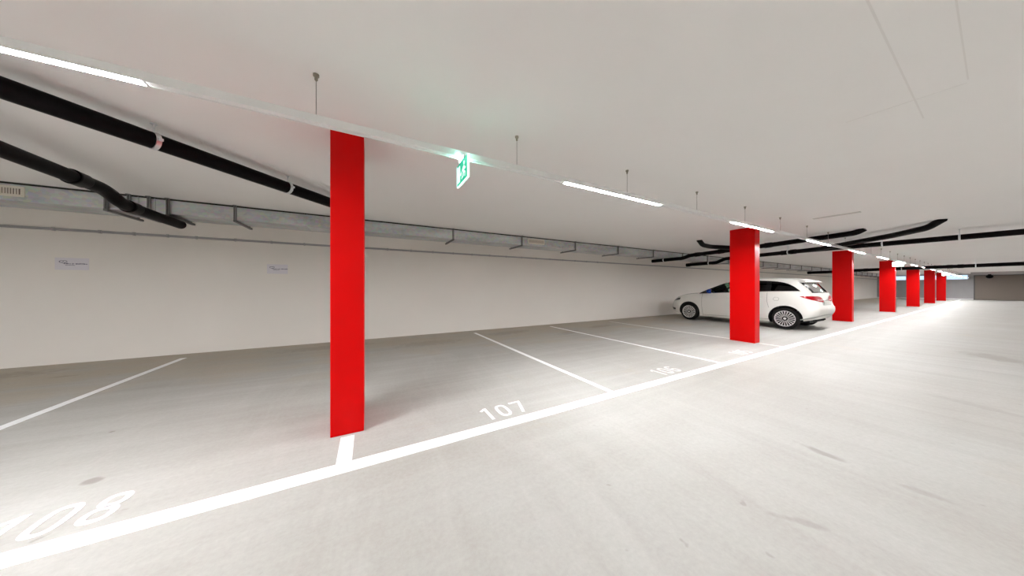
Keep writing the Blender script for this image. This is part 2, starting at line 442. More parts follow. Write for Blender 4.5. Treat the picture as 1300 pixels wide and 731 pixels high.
for i, s0 in enumerate(starts):
    if proto is None:
        t = thing('strip_light', '', 'strip light', (s0*H, RY, RZ0), 'strip lights in the rail')
        mb = MB(); mb.prism([(-.0205,.004), (-.0205,.0015), (.0205,.0015), (.0205,.004)], lambda a, b, d: (d, a, b), .012, LL-.012)
        obj('diffuser', mb, M['lamp'], t)
        for xx in (0, LL-.012):
            mb = MB(); mb.prism([(-.0208,.004), (-.0208,.0005), (.0208,.0005), (.0208,.004)], lambda a, b, d: (d, a, b), xx, xx+.012)
            obj('end_cap', mb, M['rail'], t)
        proto = t
    else:
        t = copy_tree(proto); t.location = (s0*H, RY, RZ0)
    t['label'] = {16: 'added unseen strip lamp further left along the rail, next after the top left one', 17: 'leftmost added unseen strip lamp of the rail, nearest the back wall', 0: 'lit strip lamp at the top left, before the nearest red pillar',
                  1: 'lit strip lamp between the near green sign and the second red pillar',
                  2: 'lit strip lamp crossing the top of the second red pillar',
                  3: 'lit strip lamp just before the third red pillar, by black pipes'}.get(i, ordn[i % 16]+' lit strip lamp along the white rail, counted from the near end')

# fill rail added across the aisle, out of view, to lift walls and ceiling
fill_rail = thing('light_rail', 'unseen white fill light rail added on the opposite side of the aisle', 'light rail', (0, FILL_RAIL_Y, RZ0))
mb = MB(); mb.box(X0+.6, X1-.4, -RW, RW, .006, RZ1-RZ0)
mb.box(X0+.6, X1-.4, -RW, -RW+.006, 0, .006); mb.box(X0+.6, X1-.4, RW-.006, RW, 0, .006)
obj('rail_body', mb, M['rail'], fill_rail)
mb = MB()
for q in (-1, 0, 1, 2, 3, 4, 6, 8, 10, 12, 14, 16):
    x = (-5.46+2.727*q)*H; mb.box(x, x+LL, -.0205, .0205, .0015, .004)
obj('diffuser', mb, M['lamp'], fill_rail)
mb = MB()
for q in range(-3, 34):
    x = hx+q*step; mb.tube([(x,0,RZ1-RZ0), (x,0,CEIL-RZ0-.001)], .0022, 8)
obj('hanger_cord', mb, M['cord'], fill_rail)

# ------------------------------------------------------------------ exit signs
def exit_sign(x, label, far=False):
    t = thing('exit_sign', label, 'exit sign', (x, 1.655*H, RZ0), 'lit signs under the rail')
    w2, hg, top = .127, .165, -.022
    mb = MB(); mb.box(-.012,.012,-.06,.06,-.022,0); obj('sign_mount', mb, M['rail'], t)
    mb = MB()
    for q in (-1, 1): mb.box(q*.0125-.001 if q < 0 else .0125, -.0125 if q < 0 else .0135, -.05, .05, -.018, -.004)
    obj('light_guide', mb, M['signguide'], t)
    mb = MB(); mb.box(-.006,.006,-w2,w2,top-hg,top); pl = obj('sign_plate', mb, M['signbright' if far else 'signgreen'], t)
    e = MB(); s = .005
    e.box(-.008,.008,-w2-s,-w2,top-hg-s,top); e.box(-.008,.008,w2,w2+s,top-hg-s,top); e.box(-.008,.008,-w2,w2,top-hg-s,top-hg)
    obj('glowing_edge', e, M['signedge'], t)
    for sd in (-1, 1):
        if far: break
        # doorway block, running figure and arrow on each face ( a to the reader's right )
        q = MB(); xa = sd*.0062; xb = sd*.0075
        P = lambda a, b, d: (d, -sd*(-a) if sd < 0 else -a, top-hg+b)
        P = (lambda a, b, d: (d, -a, top-hg+b)) if sd < 0 else (lambda a, b, d: (d, a, top-hg+b))
        def poly(pts): q.prism(pts, P, xa, xb)
        poly([(-.115,.02), (-.05,.02), (-.05,.145), (-.115,.145)])             # open doorway
        rx = .03
        poly([(rx+.022+.014*math.cos(a*PI/8), .130+.014*math.sin(a*PI/8)) for a in range(16)])    # head
        poly([(rx+.012,.112), (rx+.03,.106), (rx+.018,.07), (rx-.006,.068)])   # trunk
        poly([(rx+.016,.11), (rx+.004,.112), (rx-.03,.088), (rx-.024,.08), (rx+.004,.096)])       # arm back
        poly([(rx+.026,.108), (rx+.036,.088), (rx+.058,.09), (rx+.058,.08), (rx+.03,.078), (rx+.018,.096)])   # arm front
        poly([(rx+.016,.074), (rx+.05,.056), (rx+.044,.022), (rx+.034,.024), (rx+.036,.05), (rx+.0,.062)])    # leg front
        poly([(rx+.004,.076), (rx-.006,.046), (rx-.04,.034), (rx-.036,.024), (rx+.006,.036), (rx+.018,.066)])  # leg back
        poly([(-.042,.078), (-.02,.078), (-.02,.09), (-.004,.07), (-.02,.05), (-.02,.062), (-.042,.062)])    # arrow
        obj('pictogram', q, M['signwhite'], pl)
    return t
exit_sign(.53*H, 'green lit exit sign hanging under the rail beyond the nearest pillar')
exit_sign(15.0*H, 'bright whitish lit sign by the top of the fourth red pillar', True)
exit_sign(29.0*H, 'tiny bright lit sign by the top of the last red pillar', True)

# ------------------------------------------------------------------ drain pipes
def W(l, p, z): return Vector((l*H, p*H, 1.2+z*H))
PR = .062
def pipe(label, path, couplings=(), clamps=(), branch=None, r=PR, caps=True, rad=.14, bsock=None):
    """path points in metres; couplings / clamps: (segment index, t)"""
    o0 = path[0]
    t = thing('drain_pipe', label, 'pipe', tuple(o0), 'black drain pipes under the ceiling')
    loc = [p-o0 for p in path]
    mb = MB(); mb.tube(arc_path(loc, rad), r, 24); obj('pipe_run', mb, M['pipe'], t, smooth=True)
    def at(i, q): return loc[i].lerp(loc[i+1], q), (loc[i+1]-loc[i]).normalized()
    for i, q in couplings:
        c, d = at(i, q); mb = MB()
        mb.lathe([(r*.98,-.075), (r+.011,-.075), (r+.013,-.06), (r+.009,-.05), (r+.009,.06), (r+.004,.075), (r*.98,.075)], c, d, 28)
        obj('coupling', mb, M['pipe'], t, smooth=True)
    for i, q in clamps:
        c, d = at(i, q); mb = MB()
        mb.lathe([(r-.001,-.014), (r+.006,-.014), (r+.006,.014), (r-.001,.014)], c, d, 28)
        sd = Vector((-d.y, d.x, 0)).normalized()
        for s in (-1, 1):
            e = c+sd*s*(r+.014); u = sd*.012; v_ = d*.012
            mb.add([e+u*a+v_*b+Vector((0,0,cz)) for a in (-1,1) for b in (-1,1) for cz in (-.010,.010)], [(0,1,3,2),(4,6,7,5),(0,4,5,1),(2,3,7,6),(0,2,6,4),(1,5,7,3)])
        k = obj('pipe_clamp', mb, M['steel'], t, smooth=True)
        top = CEIL-o0.z
        if top-(c.z+r) > .012:
            mb = MB(); mb.tube([(c.x,c.y,c.z+r), (c.x,c.y,top)], .005, 10)
            mb.lathe([(0,0), (.02,0), (.02,-.006), (.008,-.008), (.008,-.02), (0,-.02)], (c.x,c.y,top), (0,0,1), 12)
            obj('clamp_rod', mb, M['steel'], k, smooth=True)
    if branch:
        for br in branch:
            bl = [p-o0 for p in br]; mb = MB(); mb.tube(arc_path(bl, rad), r*.96, 24)
            b = obj('branch_pipe', mb, M['pipe'], t, smooth=True)
            d = (bl[1]-bl[0]).normalized(); mb = MB()
            mb.lathe([(r*.9,0), (r+.010,.0), (r+.010,.13), (r*.9,.13)], bl[0]+d*.10, d, 28); obj('branch_socket', mb, M['pipe'], b, smooth=True)
    return t
UP = CEIL-.001
a0 = W(-2.75,.965,.97); a1 = W(-.30,3.775,.97)
def tA(l): return (l+2.75)/2.45
pipe('black drain pipe running diagonally under the ceiling, upper left, ending behind the nearest red pillar', [a0, a1, Vector((a1.x+.05, a1.y+.05, UP))],
     clamps=[(0, tA(-1.258)), (0, tA(-.70)), (0, tA(-1.95))], r=.064)
pb = [W(-2.15,.9,.94), W(-2.15,3.63,.908), W(-2.15,3.94,.903), W(-2.15,4.13,.82), W(-2.15,5.06,.808)]
pipe('black drain pipe with a kink, dipping under the duct at the far left', pb,
     couplings=[(1, .15), (3, .14)], clamps=[(0, .2)], r=.063, rad=.11)
c1 = [W(8.0,5.38,.835), W(8.03,4.44,.845), W(8.04,4.28,.905), W(8.05,2.45,.968), W(8.05,1.34,1.022), Vector((8.04*H, 1.24*H, UP))]
pipe('black drain pipe before the second red pillar, topmost of the crossing pipes', c1,
     couplings=[(2, .12), (2, .42), (2, .93)], clamps=[(0, .4)], branch=[[W(8.05,3.05,.952), W(7.2,3.36,.972), W(6.86,3.36,.985), Vector((6.68*H, 3.345*H, UP))]], rad=.10)
c2 = [W(9.80,5.3,.776), W(9.75,4.36,.79), W(9.74,4.16,.885), W(9.7,2.45,.925), W(9.7,-3.2,.945)]
pipe('long black drain pipe crossing the aisle behind the second and third pillars', c2,
     couplings=[(0, .06), (2, .80)], clamps=[(0, .75), (2, .84), (3, .21), (3, .36), (3, .63)],
     branch=[[W(9.72,2.75,.92), W(9.55,2.15,.925), W(8.62,1.02,.965), W(8.18,.62,.99), Vector((8.02*H, .48*H, UP))]], rad=.10)
dp = [W(20.9,5.1,.785), W(20.9,4.3,.79), W(21,4.1,.82), W(21,-3.4,.89)]
pipe('far black drain pipe crossing the aisle beyond the fourth red pillar', dp,
     couplings=[(0, .1), (2, .12), (2, .40), (2, .43)], clamps=[(2, .25), (2, .47), (2, .6)], rad=.08, r=.085)

# ------------------------------------------------------------------ ventilation duct on the long wall
DYF, DYB, DZ0, DZ1 = 4.85*H, 5.28*H, 1.2+.895*H, 2.476
duct = thing('ventilation_duct', 'long galvanised ventilation duct under the ceiling along the long wall', 'duct', (0, DYF, DZ0))
dh = DZ1-DZ0; dw = DYB-DYF
br = [-2.63,-2.463,-2.312,-2.161,-1.565]+[-.1+1.467*k for k in range(28)]
ends = [X0+.4, -2.40*H, -2.27*H]+[(-.80+1.467*2*k)*H for k in range(0, 15)]+[X1-.5]
for i in range(len(ends)-1):
    mb = MB(); mb.box(ends[i]+.004, ends[i+1]-.004, 0, dw, 0, dh); obj('section', mb, M['galv'], duct, bevel=.004)
    mb = MB(); x = ends[i+1]
    if i < len(ends)-2:
        mb.box(x-.004, x+.004, -.006, dw+.006, -.006, dh+.004); obj('flange', mb, M['galv'], duct)
mb = MB(); mb.box(X0+.4, X1-.5, .0, .012, dh, CEIL-DZ0-.001); mb.box(X0+.4, X1-.5, dw-.012, dw, dh, CEIL-DZ0-.001)
obj('duct_top_strip', mb, M['darkstrip'], duct)  # dark strip filling the gap between duct and ceiling
arm = .64
for l in br:
    if l*H > X1-1: continue
    x = l*H; mb = MB(); top = CEIL-DZ0-.001
    for xx in (x-.010, x+.012):
        mb.box(xx-.005, xx+.005, -.030, -.008, -.012, top)
    mb.box(x-.016, x+.018, -.034, arm, -.036, -.008)
    mb.box(x-.010, x+.012, dw+.03, dw+.05, -.012, top)
    mb.box(x-.02, x+.022, -.05, .0, top-.006, top)
    obj('bracket', mb, M['strut'], duct)
for (l0, l1) in ((-3.66,-3.164), (2.998,3.418)):
    z0 = 1.2+.936*H-DZ0; z1 = 1.2+1.045*H-DZ0; xa, xb = l0*H, l1*H; fw = .028
    mb = MB(); mb.box(xa,xb,-.012,-.001,z0,z0+fw); mb.box(xa,xb,-.012,-.001,z1-fw,z1); mb.box(xa,xa+fw,-.012,-.001,z0+fw,z1-fw); mb.box(xb-fw,xb,-.012,-.001,z0+fw,z1-fw)
    gr = obj('grille', mb, M['grille'], duct, bevel=.002)
    mb = MB(); mb.box(xa+fw,xb-fw,-.002,-.0005,z0+fw,z1-fw); obj('grille_back', mb, M['grilledark'], gr)
    mb = MB(); n = max(8, int((xb-xa-2*fw)/.0195))
    for k in range(1, n):
        xx = xa+fw+(xb-xa-2*fw)*k/n; mb.box(xx-.0045, xx+.0045, -.010, -.003, z0+fw, z1-fw)
    obj('louvers', mb, M['grille'], gr)

# ------------------------------------------------------------------ conduit on the wall
CZ = 1.2+.752*H
con = thing('wall_conduit', 'thin grey conduit running level along the long white wall', 'conduit', (0, Y1-.001, CZ))
mb = MB(); mb.box(X0+.3, X1-.3, -.028, -.001, -.019, .019); obj('conduit_run', mb, M['conduit'], con, bevel=.004)
cl = [-3.587,-3.215,-2.918,-2.601,-2.309,-1.881,-1.439]+[-1.439+.44*k for k in range(1, 18)]
for l in cl:
    mb = MB(); x = l*H; mb.box(x-.014, x+.014, -.034, 0, -.026, .026); obj('collar', mb, M['conduit'], con, bevel=.003)

# ------------------------------------------------------------------ paper notices
def notice(l0, label, seed):
    rnd = random.Random(seed); wd, hg = .325, .19
    t = thing('wall_notice', label, 'notice', (l0*H, Y1-.0015, 1.2+.228*H), 'paper notices on the long wall')
    mb = MB(); mb.box(0, wd, -.0008, .001, 0, hg); obj('paper_sheet', mb, M['paper'], t)
    P = lambda a, b, d: (a, d, b)
    q = MB()
    def st(pts, w):
        tmp = MB(); stroke(tmp, pts, w); q.add([(v[0], -.0008-v[2]*.25, v[1]) for v in tmp.v], tmp.f)
    st(oval(.062, .128, .022, .014, 2, 16, .4, 4.6), .006); st(oval(.094, .134, .020, .010, 2, 14, 3.4, .1), .006)
    st([(.060,.112), (.085,.104), (.10,.118), (.118,.122)], .007)
    obj('logo', q, M['ink'], t)
    q = MB(); x = .088
    for wl in (5, 2, 9):
        for k in range(wl):
            w = .010+rnd.random()*.006; h = .013 if rnd.random() < .6 else .017
            st([(x,.090), (x,.090+h)], .0045)
            if rnd.random() < .75: st([(x,.0905+h*rnd.choice((0,.5,1))), (x+w*.75,.0905+h*rnd.choice((0,.5,1)))], .0045)
            if rnd.random() < .6: st([(x+w*.75,.090), (x+w*.75,.090+h)], .0045)
            x += w
        x += .010
    x = .10
    for k in range(11):
        st([(x,.070), (x,.070+.009)], .003); st([(x,.0745), (x+.005,.0745)], .003); x += .0085
    obj('lettering', q, M['ink'], t)
notice(-3.585, 'small printed paper notice on the wall at far left, under the conduit', 3)
notice(-1.50, 'small printed paper notice on the wall left of the nearest red pillar', 5)

# ------------------------------------------------------------------ dome at the far end
t = thing('dome_camera', 'small black dome hanging from the beam before the far brown door', 'dome', (45.9, .68, CEIL-.2))
mb = MB(); mb.box(-.03,.1,-.07,.07,-.05,-.0); mb.tube([(0,0,-.03), (0,0,-.08)], .03, 14); obj('dome_bracket', mb, M['black'], t)
mb = MB(); mb.lathe([(.16*math.sin(a*PI/18), .16*math.cos(a*PI/18)) for a in range(19)], (0,0,-.20), (0,0,1), 28)
obj('dome_shell', mb, M['black'], t, smooth=True)

# ------------------------------------------------------------------ the white car
CARX, CARY = 11.34, 2.235
def lerp_tab(tab, x):
    if x <= tab[0][0]: return tab[0][1]
    for (a, va), (b, vb) in zip(tab, tab[1:]):
        if x <= b:
            t = (x-a)/(b-a); return va+(vb-va)*t
    return tab[-1][1]
def smooth_tab(tab, x):
    """catmull-rom through the table"""
    n = len(tab)
    if x <= tab[0][0]: return tab[0][1]
    if x >= tab[-1][0]: return tab[-1][1]
    for i in range(n-1):
        if x <= tab[i+1][0]:
            x0, y0 = tab[i]; x1, y1 = tab[i+1]; h = x1-x0; t = (x-x0)/h
            m0 = (y1-tab[i-1][1])/(x1-tab[i-1][0]) if i > 0 else (y1-y0)/h
            m1 = (tab[i+2][1]-y0)/(tab[i+2][0]-x0) if i < n-2 else (y1-y0)/h
            return (2*t**3-3*t*t+1)*y0+(t**3-2*t*t+t)*h*m0+(-2*t**3+3*t*t)*y1+(t**3-t*t)*h*m1
WR, WF, WRAD = .775, 3.365, .305       # wheel centres along the car, tyre radius
HW = .865
ZB = [(0,.40),(.12,.35),(.45,.25),(.9,.19),(1.3,.175),(2.9,.175),(3.4,.19),(3.9,.21),(4.2,.26)]
ZT = [(0,1.00),(.10,1.02),(.5,1.065),(1.0,1.055),(2.0,1.01),(2.8,.975),(3.05,.97),(3.3,.95),(3.7,.885),(4.0,.795),(4.1,.735),(4.2,.66)]   # belt and bonnet edge
def outline(ur, uf, w, rr, rf, n=72, e=2.6):
    """half plan outline, rear centre round to front centre; corners rounded by rr, rf"""
    out = []
    for k in range(9): out.append((ur, (w-rr[1])*k/8*1.0))
    def bow(v, b): return b*(v/w)**2
    out = [(u+bow(v, .05), v) for u, v in out]
    for k in range(1, 9):
        a = PI/2*k/8; out.append((ur+.05*((w-rr[1]+rr[1]*math.sin(a))/w)**2*(1-k/8)+rr[0]*(1-math.cos(a)), w-rr[1]+rr[1]*math.sin(a)))
    u0 = ur+rr[0]; u1 = uf-rf[0]
    for k in range(1, n): out.append((u0+(u1-u0)*k/n, w))
    for k in range(0, 9):
        a = PI/2*k/8; out.append((u1+rf[0]*math.sin(a), w-rf[1]+rf[1]*math.cos(a)))
    for k in range(1, 9): out.append((uf+.0*k, (w-rf[1])*(1-k/8)))
    return out
def side_taper(u):    # body sides draw in towards both ends
    return 1-.035*max(0, (1.2-u)/1.2)**2-.05*max(0, (u-2.7)/1.5)**2
def ring_pts(levels_fn, tau):
    ur, uf, w, rr, rf = levels_fn(tau)
    pts = []
    for u, v in outline(ur, uf, w, rr, rf): pts.append((u, v*side_taper(u)))
    return pts
LOW_UR = [(0,.24),(.12,.15),(.25,.11),(.42,.11),(.5,.14),(.7,.175),(1,.22)]
LOW_UF = [(0,4.06),(.1,4.12),(.3,4.17),(.5,4.18),(.75,4.14),(.9,4.07),(1,4.0)]
LOW_W = [(0,.80),(.08,.835),(.2,.855),(.5,.866),(.72,.862),(.86,.845),(1,.805)]
def low(tau):
    return smooth_tab(LOW_UR, tau), smooth_tab(LOW_UF, tau), smooth_tab(LOW_W, tau), (.24,.20), (.62,.42)
def loft(fn, zlo, zhi, taus, crown, inset=0, bottom=True):
    rows = []
    for t in taus:
        half = ring_pts(fn, t)
        row = [(v, u, zlo(u, v)+(zhi(u, v)-zlo(u, v))*t) for u, v in half]
        full = row+[(-x, y, z) for x, y, z in reversed(row[1:-1])]
        rows.append(full)
    mb = MB(); n = len(rows[0]); v = [p for r in rows for p in r]; f = []
    for i in range(len(rows)-1):
        for j in range(n): f.append((i*n+j, i*n+(j+1) % n, (i+1)*n+(j+1) % n, (i+1)*n+j))
    mb.add(v, f)
    # crowned lid and flat bottom as ladders across the car
    def ladder(row, cr, m=9):
        h = n//2; L_ = row[:h+1]; v = []; f = []
        for (x, y, z) in L_:
            for k in range(m+1):
                q = 1-2*k/m; v.append((x*q, y, z+cr(y)*(1-abs(q)**2.4)*min(1, abs(x)/.3)))
        for i in range(h):
            for k in range(m): a = i*(m+1)+k; f.append((a, a+1, a+m+2, a+m+1))
        mb.add(v, f)
    ladder(rows[-1], crown)
    if bottom: ladder(rows[0], lambda y: 0)
    return mb
def zlo_low(u, v): return smooth_tab(ZB, u)
def zhi_low(u, v): return smooth_tab(ZT, u)
def crown_low(u): return smooth_tab([(0,.0),(3.0,.02),(3.3,.05),(3.8,.06),(4.05,.03),(4.2,.02)], u)
taus = [0,.03,.07,.12,.18,.25,.33,.42,.5,.58,.66,.74,.82,.9,.96,1]
body_low = loft(low, zlo_low, zhi_low, taus, crown_low)
# greenhouse
G_UR = [(0,.22),(.3,.27),(.7,.375),(.9,.42),(1,.45)]
G_UF = [(0,3.40),(.25,3.13),(.5,2.84),(.75,2.53),(.92,2.28),(1,2.08)]
G_W = [(0,.800),(.3,.765),(.6,.715),(.85,.665),(.95,.635),(1,.60)]
ROOF = [(0,1.33),(.35,1.375),(.8,1.425),(1.3,1.452),(1.8,1.455),(2.3,1.435),(3.3,1.36)]
def green(tau): return smooth_tab(G_UR, tau), smooth_tab(G_UF, tau), smooth_tab(G_W, tau), (.16,.22), (.20,.52)
def zlo_g(u, v): return smooth_tab(ZT, u)-.06
def zhi_g(u, v): return smooth_tab(ROOF, u)
body_top = loft(green, zlo_g, zhi_g, [0,.06,.12,.2,.3,.4,.5,.6,.7,.8,.87,.93,.97,1], lambda u: .045)

def raw_mesh(mb, name, mats):
    me = bpy.data.meshes.new(name); me.from_pydata(mb.v, [], mb.f)
    bm = bmesh.new(); bm.from_mesh(me); bmesh.ops.remove_doubles(bm, verts=bm.verts, dist=1e-5)
    bmesh.ops.dissolve_degenerate(bm, edges=bm.edges, dist=1e-5)
    bmesh.ops.holes_fill(bm, edges=[e for e in bm.edges if e.is_boundary], sides=0)
    bmesh.ops.recalc_face_normals(bm, faces=bm.faces); bm.to_mesh(me); bm.free()
    for m in mats: me.materials.append(m)
    return me
bm_all = bmesh.new()
for mbx in (body_low, body_top):
    me_ = raw_mesh(mbx, 'tmp', []); bm_all.from_mesh(me_); bpy.data.meshes.remove(me_)
BVH = BVHTree.FromBMesh(bm_all); bm_all.free()

car = thing('car', 'white hatchback car with blue mirror parked nose to the wall', 'car', (CARX, CARY, 0))
tmps = []
def tmp_obj(mb, mats): o = bpy.data.objects.new('tmp', raw_mesh(mb, 'tmp', mats)); COL.objects.link(o); tmps.append(o); return o
body = bpy.data.objects.new('body', raw_mesh(body_low, 'body', [M['carpaint'], M['underbody']])); link(body)
def boolean(o, cutter, op):
    m = o.modifiers.new('b', 'BOOLEAN'); m.operation = op; m.object = cutter; m.solver = 'EXACT'
    try: m.material_mode = 'TRANSFER'
    except Exception: pass
boolean(body, tmp_obj(body_top, [M['carpaint']]), 'UNION')
for u in (WR, WF):
    for s in (-1, 1):
        mb = MB(); mb.lathe([(0,.56), (.355,.56), (.362,.95), (.362,1.2), (0,1.2)], (0,u,.315), (s,0,0), 40)
        boolean(body, tmp_obj(mb, [M['underbody']]), 'DIFFERENCE')
# cabin hollow
def cab(tau):
    a, b, w, rr, rf = green(tau); return a+.10, b-.07, w-.055, (.14,.2), (.18,.48)
cabin = loft(cab, lambda u, v: .42, lambda u, v: smooth_tab(ROOF, u)-.035, [0,.3,.5,.6,.7,.8,.9,.96,1], lambda u: .03)
cabin2 = MB()
rows_z = [.42,.7,.93]
boolean(body, tmp_obj(loft(lambda t: (lambda q: (q[0]+.10, q[1]-.07, q[2]-.055, (.14,.2), (.18,.48)))(green(max(0, (t-.5)/.5))),
        lambda u, v: .45, lambda u, v: smooth_tab(ROOF, u)-.035, [0,.25,.5,.6,.7,.8,.9,.96,1], lambda u: .03), [M['cloth']]), 'DIFFERENCE')
# openings for the panes
BELT = [(.48,1.090),(1.2,1.075),(2.0,1.035),(2.6,1.0),(3.05,.972)]
TOPW = [(.48,1.094),(.62,1.22),(.78,1.315),(1.0,1.372),(1.35,1.402),(1.8,1.405),(2.15,1.383),(2.45,1.308),(2.75,1.165),(2.95,1.042),(3.05,.976)]
def wlo(u): return smooth_tab(BELT, u)
def whi(u): return max(smooth_tab(TOPW, u), wlo(u)+.003)
SPL = [(.505,1.16),(1.20,2.00)] # rear pane pair, split below
def win_poly(u0, u1, ins=0):
    us = [u0+(u1-u0)*k/14 for k in range(15)]
    return [(u, wlo(u)+ins) for u in us]+[(u, max(whi(u)-ins, wlo(u)+ins+.002)) for u in reversed(us)]
PANES = [(.53,1.13,'glassdark'), (1.19,1.93,'glassdark'), (2.03,2.84,'glassfront')]
for (u0, u1, g) in PANES:
    mb = MB(); mb.prism(win_poly(u0, u1, .022), lambda a, b, d: (d, a, b), -1.3, 1.3); boolean(body, tmp_obj(mb, [M['trim']]), 'DIFFERENCE')
mb = MB(); mb.prism([(-.62,.99), (.62,.99), (.52,1.375), (-.52,1.375)], lambda a, b, d: (a, d, b), 2.12, 3.6); boolean(body, tmp_obj(mb, [M['trim']]), 'DIFFERENCE')
mb = MB(); mb.prism([(-.58,1.07), (.58,1.07), (.50,1.305), (-.50,1.305)], lambda a, b, d: (a, d, b), -.3, .54); boolean(body, tmp_obj(mb, [M['trim']]), 'DIFFERENCE')
dg = bpy.context.evaluated_depsgraph_get(); dg.update()
me_new = bpy.data.meshes.new_from_object(body.evaluated_get(dg)); body.modifiers.clear()
old = body.data; body.data = me_new; bpy.data.meshes.remove(old)
for o in tmps:
    me_ = o.data; bpy.data.objects.remove(o); bpy.data.meshes.remove(me_)
for p in me_new.polygons: p.use_smooth = True
me_new.set_sharp_from_angle(angle=math.radians(32))
me_new.name = 'body'; body.parent = car

def hit_side(u, z, s, off):
    h = BVH.ray_cast(Vector((2.0*s, u, z)), Vector((-s,0,0)))
    if h[0] is None: return None
    return h[0]+h[1].normalized()*off*(1 if h[1].x*s > 0 else -1)
def side_patch(u0, u1, lo, hi, s, off, nu=24, nz=5):
    rows = []
    for i in range(nu+1):
        u = u0+(u1-u0)*i/nu; a, b = lo(u), hi(u); r = []
        for k in range(nz+1):
            p = hit_side(u, a+(b-a)*k/nz, s, off)
            if p is None: p = Vector((.7*s, u, a+(b-a)*k/nz))
            r.append(p)
        rows.append(r)
    mb = MB(); mb.grid(rows); return mb
def cyl_patch(uc, vc, a0, a1, lo, hi, off, na=26, nz=6):
    """angles measured from straight back (rear) towards the given side"""
    rows = []
    for i in range(na+1):
        a = a0+(a1-a0)*i/na; d = Vector((math.sin(a), -math.cos(a), 0)); q = i/na; r = []
        for k in range(nz+1):
            z = lo(q)+(hi(q)-lo(q))*k/nz; o = Vector((vc, uc, z))+d*3
            h = BVH.ray_cast(o, -d)
            r.append(h[0]+d*off if h[0] else Vector((vc, uc, z)))
        rows.append(r)
    mb = MB(); mb.grid(rows); return mb
def end_patch(v0, v1, lo, hi, front, off, nv=16, nz=8):
    rows = []; sg = 1 if front else -1
    for i in range(nv+1):
        v = v0+(v1-v0)*i/nv; r = []
        for k in range(nz+1):
            z = lo(v)+(hi(v)-lo(v))*k/nz
            h = BVH.ray_cast(Vector((v, 6.0*sg, z)), Vector((0,-sg,0)))
            r.append(h[0]+Vector((0, sg*off, 0)) if h[0] else Vector((v, 2, z)))
        rows.append(r)
    mb = MB(); mb.grid(rows); return mb
def band(pts, s, wd, off):
    """thin strip following a polyline of (u,z) on the flank"""
    mb = MB(); P = [Vector(p) for p in pts]; rows = []
    for i, p in enumerate(P):
        d = (P[min(i+1, len(P)-1)]-P[max(i-1, 0)]).normalized(); n = Vector((-d.y, d.x))*wd/2
        a = hit_side(p.x+n.x, p.y+n.y, s, off); b = hit_side(p.x-n.x, p.y-n.y, s, off)
        if a and b: rows.append([a, b])
    if len(rows) > 1: mb.grid(rows)
    return mb
def dense(pts, n=10):
    out = []
    for a, b in zip(pts, pts[1:]):
        for k in range(n): out.append((a[0]+(b[0]-a[0])*k/n, a[1]+(b[1]-a[1])*k/n))
    return out+[pts[-1]]
